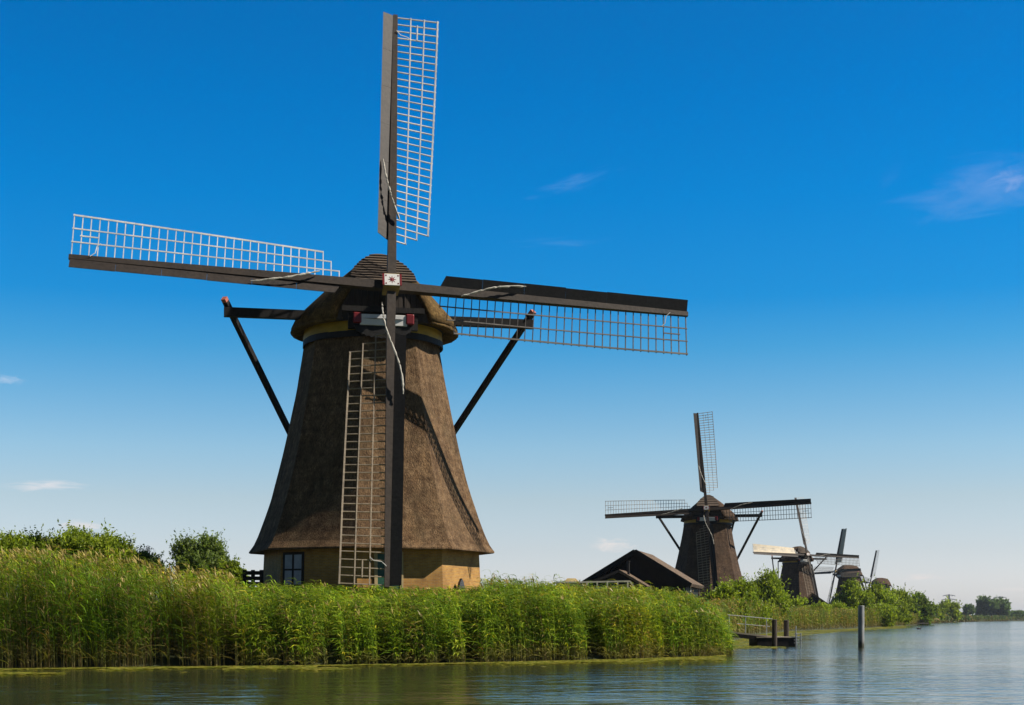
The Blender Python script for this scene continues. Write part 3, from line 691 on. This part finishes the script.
tree('distant_tree', 'distant dark tree just right of the highest one', 'tree', 1002, 601, 17, 1260, 'far', 3500, 1.3, 73, 'distant dark trees')
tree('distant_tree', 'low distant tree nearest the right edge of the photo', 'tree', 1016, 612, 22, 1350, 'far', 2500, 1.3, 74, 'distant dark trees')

# ------------------------------------------------------------------ barn
def slab(mb, a, b, c, d, th, mi=0):
    a, b, c, d = map(Vector, (a, b, c, d)); n = (b - a).cross(d - a).normalized() * th
    mb.add([a, b, c, d, a - n, b - n, c - n, d - n], [(0, 1, 2, 3), (7, 6, 5, 4), (0, 4, 5, 1), (1, 5, 6, 2), (2, 6, 7, 3), (3, 7, 4, 0)], mi)
D0 = 125.
pk, el, er_ = at(635, 549.5, D0), at(583.5, 581, D0 + 1), at(691, 583.5, D0 - 1)
org = Vector((pk.x, pk.y, 2.2)); back = Vector((1.25, 9.5, 0)) * .0 + Vector((.23, .97, 0)) * 10.5
barn = empty('barn', org); tag(barn, 'black barn with a dark gable and brown roof in front of the second windmill', 'barn')
q = lambda v: Vector(v) - org
m_ = MB(); slab(m_, q(pk), q(er_), q(er_ + back), q(pk + back), .28); m_.build('roof_slope', ROOFBROWN, barn)
m_ = MB(); slab(m_, q(el), q(pk) , q(pk + back), q(el + back), .28); m_.build('roof_slope', ROOFBROWN, barn)
fr_ = (er_ - el).normalized(); inn = back.normalized() * .6
m_ = MB(); P0 = [q(el) + inn + Vector((.5, 0, -.25)), q(er_) + inn + Vector((-.5, 0, -.25)), q(pk) + inn + Vector((0, 0, -.32))]
g0 = P0[0].copy(); g0.z = -.3; g1 = P0[1].copy(); g1.z = -.3; B_ = back - inn * 2
fr = [g0, g1, P0[1], P0[2], P0[0]]; bk = [p + B_ for p in fr]
m_.add(fr + bk, [(0, 1, 2, 3, 4), (9, 8, 7, 6, 5), (0, 4, 9, 5), (1, 6, 7, 2), (0, 5, 6, 1)]); m_.build('wall', TAR, barn)
m_ = MB(); th_ = Vector((0, 0, -.42)); f_ = -back.normalized() * .06
for a, b in ((q(el), q(pk)), (q(pk), q(er_))): m_.beam(a + f_ + Vector((0, 0, -.17)), b + f_ + Vector((0, 0, -.17)), .08, .42)
m_.build('barge_board', TAR, barn)
m_ = MB(); c = q(at(686, 588, D0 - 1)); m_.frame_box(c + Vector((.9, 5, .1)), Vector((.05, .01, 0)), Vector((.1, 1.6, 0)), Vector((0, 0, .35))); m_.build('window', WHITE, barn)
# front lean-to with its own small gable and flue
apx, l2, r2 = at(619, 569.5, D0 - 3.2), at(585, 584, D0 - 3.2), at(647, 586, D0 - 3.2)
bk2 = Vector((.23, .97, 0)) * 3.4
annex = empty('shed', Vector((apx.x, apx.y, 2.2))); tag(annex, 'low black gabled shed built in front of the barn, its roof edge catching the sun', 'shed'); q2 = lambda v: Vector(v) - Vector((apx.x, apx.y, 2.2))
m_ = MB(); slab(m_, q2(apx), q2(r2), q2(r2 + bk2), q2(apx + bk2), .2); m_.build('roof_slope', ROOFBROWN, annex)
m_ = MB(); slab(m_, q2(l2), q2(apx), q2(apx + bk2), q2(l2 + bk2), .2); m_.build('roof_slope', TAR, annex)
A_, B1, C_ = q2(l2) + Vector((.3, .25, -.2)), q2(r2) + Vector((-.3, .25, -.2)), q2(apx) + Vector((0, .25, -.25))
ga = A_.copy(); ga.z = -.3; gb = B1.copy(); gb.z = -.3; fr = [ga, gb, B1, C_, A_]; bk = [p + bk2 * .85 for p in fr]
m_ = MB(); m_.add(fr + bk, [(0, 1, 2, 3, 4), (9, 8, 7, 6, 5), (0, 4, 9, 5), (1, 6, 7, 2), (0, 5, 6, 1)]); m_.build('wall', TAR, annex)
fl_ = MB(); c = q2(at(628.5, 577, D0 - 2.4)); t_ = q2(at(628.5, 562, D0 - 2.4)); fl_.tube([c + Vector((0, 0, -.3)), t_], .10, 10); fl_.tube([t_, t_ + Vector((0, 0, .10))], .15, 10); fl_.build('flue', TAR, annex, smooth=False)
# white railing and pale low hut left of the barn
D1 = 117.
rl = empty('railing', at(584, 605, D1)); tag(rl, 'white wooden railing standing in front of the black barn', 'railing'); o0 = rl.location.copy()
pts = [at(587 + 10.2 * i, 582.0 + .0 * i, D1) for i in range(5)]
m_ = MB(); m_.beam(at(575, 582.2, D1) - o0, at(630, 581.2, D1) - o0, .10, .12); m_.build('top_rail', CREAM, rl)
m_ = MB(); m_.beam(at(575, 588.2, D1) - o0, at(630, 587.8, D1) - o0, .07, .08); m_.build('lower_rail', CREAM, rl)
for p in pts:
    m_ = MB(); b0 = Vector((p.x, p.y, 2.2)) - o0; m_.beam(b0, p - o0, .11, .11); m_.build('post', CREAM, rl)
m_ = MB(); m_.beam(at(630, 581.2, D1) - o0, at(637, 592, D1) - o0, .10, .12); m_.build('handrail', CREAM, rl)
D2 = 145.
hut = empty('hut', (*at(570, 600, D2).xy, 2.2)); tag(hut, 'small pale hut with a flat light roof left of the barn', 'hut'); hb = hut.location
a, b = at(557, 583, D2) - hb, at(584, 583, D2) - hb
m_ = MB(); m_.box(a.x, b.x, 0, 3, -.2, a.z - .02); m_.build('wall', mat_plain('pale_grey_boards', (.34, .34, .33), .7, .15, 2), hut)
m_ = MB(); m_.box(a.x - .2, b.x + .2, -.25, 3.2, a.z, a.z + .14); m_.build('roof', mat_plain('pale_roofing', (.55, .55, .54), .7, .1, 2), hut)
m_ = MB(); c_ = at(572, 580, D2) - hb; m_.add([(c_.x - .75, .6, a.z + .14), (c_.x + .75, .6, a.z + .14), (c_.x + .75, 2.4, a.z + .14), (c_.x - .75, 2.4, a.z + .14), (c_.x - .4, 1.5, a.z + .5), (c_.x + .4, 1.5, a.z + .5)], [(0, 1, 5, 4), (1, 2, 5), (2, 3, 4, 5), (3, 0, 4)]); m_.build('roof_lantern', BEIGE, hut)
# porch hut at the foot of the third windmill, and a grey one by the fourth
def gable_hut(name, label, pxl, pxc, pxr, ytop, yeL, yeR, d, ln, roof, wall, zb, dirv=(.2, .98)):
    a, l_, r_ = at(pxc, ytop, d), at(pxl, yeL, d), at(pxr, yeR, d - 1.5); rt = empty(name, (a.x, a.y, zb)); tag(rt, label, 'shed'); o_ = rt.location; bk_ = Vector((*dirv, 0)) * ln
    for p, q_, nm in ((a, r_, 'roof_slope'), (l_, a, 'roof_slope')):
        m_ = MB(); slab(m_, p - o_, q_ - o_, q_ + bk_ - o_, p + bk_ - o_, .45); m_.build(nm, roof, rt)
    A_, B1, C_ = l_ - o_ + Vector((.4, .4, -.4)), r_ - o_ + Vector((-.4, .4, -.4)), a - o_ + Vector((0, .4, -.5)); ga = A_.copy(); ga.z = -.3; gb = B1.copy(); gb.z = -.3
    fr = [ga, gb, B1, C_, A_]; bb = [p + bk_ * .9 for p in fr]; m_ = MB(); m_.add(fr + bb, [(0, 1, 2, 3, 4), (9, 8, 7, 6, 5), (0, 4, 9, 5), (1, 6, 7, 2), (0, 5, 6, 1)]); m_.build('wall', wall, rt)
gable_hut('shed', 'thatched gabled shed at the foot of the third windmill', 799, 812, 832, 592.5, 605, 606, 338, 9, THATCH, TAR, 1.3)
gable_hut('shed', 'small grey hut at the foot of the fourth windmill', 828, 833, 841, 596, 607, 606, 440, 6, mat_plain('grey_roofing', (.22, .22, .23), .8, .2, 1), CONCRETE, 1.3)
# dark plank screen left of the near mill
sc_ = empty('plank_fence', (*at(250, 600, 69).xy, 2.3)); tag(sc_, 'dark wooden plank fence at the left foot of the near windmill', 'fence'); o_ = sc_.location
for i in range(3):
    m_ = MB(); a = at(244.5 + 8.5 * i, 571, 69) - o_; m_.box(a.x - .08, a.x + .08, -.08, .08, -.3, a.z + .05); m_.build('post', TAR, sc_)
for i in range(4):
    m_ = MB(); a = at(244, 573 + 5.4 * i, 69) - o_; b = at(263, 573 + 5.4 * i, 69) - o_; m_.box(a.x, b.x, -.115, -.085, a.z - .09, a.z + .09); m_.build('plank', TAR, sc_)

# ------------------------------------------------------------------ jetty, posts, dock, duck
DJ = 95.
j = empty('jetty', at(765, 646, DJ)); tag(j, 'wooden jetty with a sloping gangway and steel handrail at the end of the near reeds', 'jetty'); o_ = j.location.copy()
J = lambda px, py, dd=0: at(px, py, DJ + dd) - o_
m_ = MB()
a, b = J(722, 630.5, -.6), J(772, 636, -.6); w_ = Vector((0, 1.5, 0)); slab(m_, a, b, b + w_, a + w_, .10); m_.build('gangway', DECKWOOD, j)
m_ = MB(); m_.beam(a + Vector((0, .02, -.22)), b + Vector((0, .02, -.22)), .08, .24); m_.beam(a + Vector((0, 1.45, -.22)), b + Vector((0, 1.45, -.22)), .08, .24); m_.build('gangway_beam', TAR, j)
m_ = MB(); p0, p1 = J(757, 637, -1), J(796, 637.5, -1)
nb = 16
for i in range(nb):
    x0 = p0.x + (p1.x - p0.x) * i / nb; x1 = p0.x + (p1.x - p0.x) * (i + 1) / nb - .02; zz = p0.z + random.uniform(-.006, .006); m_.box(x0, x1, 0 - 1, 2.4, zz - .05, zz)
m_.build('platform', DECKWOOD, j)
m_ = MB(); m_.box(p0.x + .02, p1.x - .04, -.97, 2.3, -.15, p0.z - .06); m_.build('float', TAR, j)
for px_, yt, dd in ((774.5, 620, -1.3), (786.3, 620.5, 1.6)):
    m_ = MB(); t = J(px_, yt, dd); m_.tube([(t.x, t.y, -2.5), t], .165, 10); m_.tube([t, t + Vector((0, 0, .04))], [.175, .10], 10); m_.build('mooring_pile', POSTWOOD, j)
for dd in (-.5, .85):
    m_ = MB()
    tp = [J(727, 614.8, dd), J(772.5, 619, dd)]; m_.tube(tp, .028, 6); m_.tube([J(737, 623.6, dd), J(770, 626.5, dd)], .022, 6)
    for px_, yt, yb in ((729, 615, 631), (745.5, 616.6, 633), (766.5, 618.5, 635.6)): m_.tube([J(px_, yb, dd), J(px_, yt, dd)], .028, 6)
    m_.build('handrail', GREYMETAL, j)
m_ = MB()
for px_ in (796, 800.8):
    m_.tube([J(px_, 626 if px_ < 798 else 633, -1), J(px_, 648, -1)], .03, 6)
for yy in (634, 637, 640, 643): m_.tube([J(794, yy, -1), J(801.5, yy, -1)], .025, 6)
m_.box(J(795.5, 640, -1).x, J(797.5, 640, -1).x, -.93, -.86, -.2, J(0, 633, -1).z); m_.build('ladder', GREYMETAL, j)
mpm, g, b = newmat('stained_post')
sx_ = g.N('ShaderNodeSeparateXYZ'); g.L(coords(g), sx_.inputs[0]); nn = noise(g, coords(g, (1, 1, .25)), 6, 4, .6)
ma = g.N('ShaderNodeMath', operation='MULTIPLY_ADD'); g.L(nn, ma.inputs[0]); ma.inputs[1].default_value = .5; g.L(sx_.outputs[2], ma.inputs[2])
cc_ = ramp(g, ma.outputs[0], [(.0, (.03, .035, .02)), (.42, (.06, .06, .04)), (.62, (.22, .22, .21)), (1, (.30, .31, .31))]).outputs[0]
g.L(mixc(g, .8, cc_, ramp(g, nn, [(.35, (.6, .6, .6)), (.65, (1.15, 1.15, 1.15))]).outputs[0], 'MULTIPLY'), b.inputs['Base Color']); b.inputs['Roughness'].default_value = .8
mp = MB(); t = at(861.2, 605.5, 91); mp.tube([(t.x, t.y, -2.5), (t.x, t.y, t.z - .03), (t.x, t.y, t.z)], [.185, .185, .165], 20)
mpo = mp.build('mooring_post', mpm, smooth=False); tag(mpo, 'thick upright grey mooring post standing alone in the water', 'post')
t = at(922, 624, 415)
dk = empty('dock', (t.x, t.y, 0)); tag(dk, 'little dark wooden dock under the dark round tree', 'dock')
m_ = MB(); m_.box(-1.6, 1.6, -1, 1, .45, .62); m_.build('platform', DECKWOOD, dk)
for s_ in (-1.4, 0, 1.4):
    m_ = MB(); m_.tube([(s_, -.9, -1), (s_, -.9, 1.35)], .1, 6); m_.build('post', POSTWOOD, dk)
m_ = MB(); m_.box(-1.6, 1.6, -.98, -.92, 1.1, 1.22); m_.build('rail', POSTWOOD, dk)
# duck
d = sp(919, 629.3)
m_ = MB(); prof = [(-.34, .01, .16), (-.26, .07, .12), (-.12, .13, .08), (.05, .14, .07), (.18, .10, .09), (.24, .055, .16), (.25, .05, .24), (.28, .065, .31), (.34, .05, .32), (.38, .02, .31), (.45, .012, .29)]
m_.tube([(a, 0, c) for a, _, c in prof], [b for _, b, _ in prof], 10)
bd = m_.build('duck', mat_plain('duck_plumage', (.06, .05, .045), .7, .3, 8), smooth=True); bd.location = (d[0], d[1], 0); bd.scale = (1.3, 1.3, 1.3); tag(bd, 'small dark duck swimming in front of the willows', 'duck')

# ------------------------------------------------------------------ pylons
def pylon(label, pxc, top, d, armpx, seed):
    zt = EYE + (YH - top) * d / F; X = (pxc - 512) / F * d; rt = empty('power_pylon', (X, d, 1.3)); tag(rt, label, 'pylon', 'power pylons on the horizon'); H = zt - 1.3; aw = armpx / F * d / 2; bw = H * .085
    th = .00030 * d
    m_ = MB()
    for sx in (-1, 1):
        for sy in (-1, 1): m_.beam((sx * bw, sy * bw, -1), (sx * bw * .18, sy * bw * .18, H), th, th)
    for i in range(7):
        z0, z1 = H * i / 7, H * (i + 1) / 7; w0, w1 = bw * (1 - .82 * i / 7), bw * (1 - .82 * (i + 1) / 7)
        for sy in (-1, 1): m_.beam((-w0, sy * w0, z0), (w1, sy * w1, z1), th * .6, th * .6); m_.beam((w0, sy * w0, z0), (-w1, sy * w1, z1), th * .6, th * .6)
    m_.build('mast', PYLON, rt)
    for zz, k in ((H * .96, .85), (H * .80, 1.0)):
        m_ = MB(); m_.beam((-aw * k, 0, zz), (aw * k, 0, zz), th, th); m_.beam((-aw * k, 0, zz), (0, 0, zz + H * .05), th * .6, th * .6); m_.beam((aw * k, 0, zz), (0, 0, zz + H * .05), th * .6, th * .6); m_.build('crossarm', PYLON, rt)
        for s_ in (-1, -.5, .5, 1):
            m_ = MB(); m_.beam((s_ * aw * k, 0, zz), (s_ * aw * k, 0, zz - H * .05), th * .6, th * .6); m_.build('insulator', PYLON, rt)
pylon('power pylon poking above the reeds left of the round tree', 148, 546, 900, 14, 1)
pylon('distant power pylon above the paler round tree', 949, 594.5, 1900, 14, 2)
pylon('distant power pylon behind the highest distant dark tree, nearest the right edge', 1000, 596.5, 2100, 15, 3)

# ------------------------------------------------------------------ sky and light
SUN_EL, SUN_AZ = R(45.5), R(97)      # azimuth clockwise from +Y (the viewing direction)
sd_ = Vector((math.sin(SUN_AZ) * math.cos(SUN_EL), math.cos(SUN_AZ) * math.cos(SUN_EL), math.sin(SUN_EL)))
sl = bpy.data.lights.new('sun', 'SUN'); sl.energy = 5.0; sl.angle = R(.5); sl.color = (1, .93, .82)
so = bpy.data.objects.new('sun', sl); COL.objects.link(so); so.rotation_euler = sd_.to_track_quat('Z', 'Y').to_euler(); so.location = (0, 0, 60)
W = bpy.data.worlds.new('World'); scene.world = W; W.use_nodes = True
g = NT(W); bg = g.n['Background']
sky = g.N('ShaderNodeTexSky', sky_type='NISHITA'); sky.sun_disc = False; sky.sun_elevation = SUN_EL; sky.sun_rotation = SUN_AZ
sky.air_density = 1; sky.dust_density = .6; sky.ozone_density = 3.0
tc = g.N('ShaderNodeTexCoord'); sep = g.N('ShaderNodeSeparateXYZ'); g.L(tc.outputs['Generated'], sep.inputs[0])
el = g.N('ShaderNodeMath', operation='ARCSINE'); g.L(sep.outputs[2], el.inputs[0])
mr = g.N('ShaderNodeMapRange'); g.L(el.outputs[0], mr.inputs[0]); mr.inputs[1].default_value = 0; mr.inputs[2].default_value = R(30)
SKYRAMP = [(0.0089, (0.8523, 0.8656, 1.0907)), (0.0496, (0.8353, 0.8118, 0.9903)), (0.0878, (0.7659, 0.7311, 0.8382)), (0.1512, (0.7047, 0.6909, 0.7166)), (0.2143, (0.5557, 0.6879, 0.7463)), (0.2769, (0.3553, 0.6274, 0.7471)), (0.3389, (0.1588, 0.5649, 0.7574)), (0.4002, (0.0382, 0.4952, 0.7842)), (0.5202, (0.0042, 0.4794, 0.8293)), (0.6362, (0.0002, 0.4487, 0.813)), (0.742, (0.0026, 0.427, 0.7735)), (1.0, (0.02, 0.05, 0.1))]; SKYGAIN = 1.7
#SKYRAMP_HERE
rp = ramp(g, mr.outputs[0], SKYRAMP)
col = mixc(g, 1.0, sky.outputs[0], rp.outputs[0], 'MULTIPLY')
gn = g.N('ShaderNodeVectorMath', operation='SCALE'); g.L(col, gn.inputs[0]); gn.inputs['Scale'].default_value = SKYGAIN
bk = g.N('ShaderNodeMapRange'); g.L(sep.outputs[1], bk.inputs[0]); bk.inputs[1].default_value = -.45; bk.inputs[2].default_value = .35; bk.inputs[3].default_value = .42 * SKYGAIN; bk.inputs[4].default_value = SKYGAIN; g.L(bk.outputs[0], gn.inputs['Scale'])
az = g.N('ShaderNodeMath', operation='ARCTAN2'); g.L(sep.outputs[0], az.inputs[0]); g.L(sep.outputs[1], az.inputs[1])
def cloud(px, py, wpx, hpx, tilt, strength, colr, prev, sc=9, seed=0):
    a0 = math.atan((px - 512) / F); e0 = math.atan((YH - py) / F * math.cos(a0)); wa, ha = wpx / F / 2, hpx / F / 2
    def M(op, a, b=None, c=None):
        n = g.N('ShaderNodeMath', operation=op)
        for i, v in enumerate((a, b, c)):
            if v is None: continue
            if isinstance(v, (int, float)): n.inputs[i].default_value = v
            else: g.L(v, n.inputs[i])
        return n.outputs[0]
    da = M('SUBTRACT', az.outputs[0], a0); de = M('SUBTRACT', el.outputs[0], e0); ct, st = math.cos(tilt), math.sin(tilt)
    u = M('DIVIDE', M('MULTIPLY_ADD', da, ct, M('MULTIPLY', de, st)), wa); v = M('DIVIDE', M('MULTIPLY_ADD', de, ct, M('MULTIPLY', da, -st)), ha)
    cb = g.N('ShaderNodeCombineXYZ'); g.L(u, cb.inputs[0]); g.L(v, cb.inputs[1]); cb.inputs[2].default_value = seed
    nz = g.N('ShaderNodeTexNoise'); nz.inputs['Scale'].default_value = 1.3; nz.inputs['Detail'].default_value = 7; nz.inputs['Roughness'].default_value = .6; nz.inputs['Distortion'].default_value = .6; g.L(cb.outputs[0], nz.inputs['Vector'])
    rr = M('SQRT', M('ADD', M('MULTIPLY', u, u), M('MULTIPLY', v, v)))
    k = M('SUBTRACT', 1.0, rr); k = M('MULTIPLY_ADD', M('SUBTRACT', nz.outputs['Fac'], .5), 2.6, k)
    cl = g.N('ShaderNodeMapRange', interpolation_type='SMOOTHSTEP'); g.L(k, cl.inputs[0]); cl.inputs[1].default_value = .05; cl.inputs[2].default_value = 1.3
    return mixc(g, M('MULTIPLY', cl.outputs[0], strength), prev, colr)
P_ = gn.outputs[0]; CK = 10.0
#CK_HERE
for args in ((985, 186, 190, 62, R(4), .15, (.55, .60, .85)), (1015, 180, 70, 30, R(10), .28, (.65, .65, .85)), (572, 184, 95, 18, R(14), .14, (.45, .62, .9)), (560, 243, 120, 12, 0, .06, (.45, .6, .9)),
             (42, 486, 95, 12, R(2), .8, (.75, .75, .78)), (86, 526, 60, 14, R(-2), .7, (.82, .76, .74)), (612, 546, 52, 16, 0, .8, (.85, .78, .75)),
             (5, 379, 40, 14, 0, .5, (.6, .7, .85)), (920, 577, 60, 8, 0, .7, (.80, .74, .72)), (1010, 590, 60, 8, 0, .5, (.78, .74, .72))):
    P_ = cloud(args[0], args[1], args[2], args[3], args[4], args[5], tuple(c * CK for c in args[6]), P_, seed=args[0] * .37)
g.L(P_, bg.inputs[0]); bg.inputs[1].default_value = .0725

# ------------------------------------------------------------------ haze
HAZE = .00006
if HAZE:
    mh = bpy.data.materials.new('haze'); mh.use_nodes = True; g2 = NT(mh); g2.n.remove(g2.n['Principled BSDF'])
    pv = g2.N('ShaderNodeVolumePrincipled'); pv.inputs['Color'].default_value = (.80, .88, 1, 1); pv.inputs['Density'].default_value = HAZE; pv.inputs['Anisotropy'].default_value = .3
    g2.L(pv.outputs[0], g2.n['Material Output'].inputs['Volume'])
    m_ = MB(); m_.box(-9200, 9200, -700, 9300, -4.0, 48); tag(m_.build('haze', mh), 'thin pale summer haze over the canal and fields', kind='stuff')

# ------------------------------------------------------------------ camera
cam = bpy.data.cameras.new('camera'); co = bpy.data.objects.new('camera', cam); COL.objects.link(co); scene.camera = co
co.location = (0, 0, EYE); co.rotation_euler = (R(90), 0, 0); cam.sensor_width = 36; cam.lens = F * 36 / 1024; cam.shift_y = (YH - 352.5) / 1024; cam.clip_start = .1; cam.clip_end = 20000
vs_ = scene.view_settings; vs_.view_transform = 'Standard'; vs_.look = 'None'; vs_.exposure = .5; vs_.gamma = 1; vs_.use_curve_mapping = False
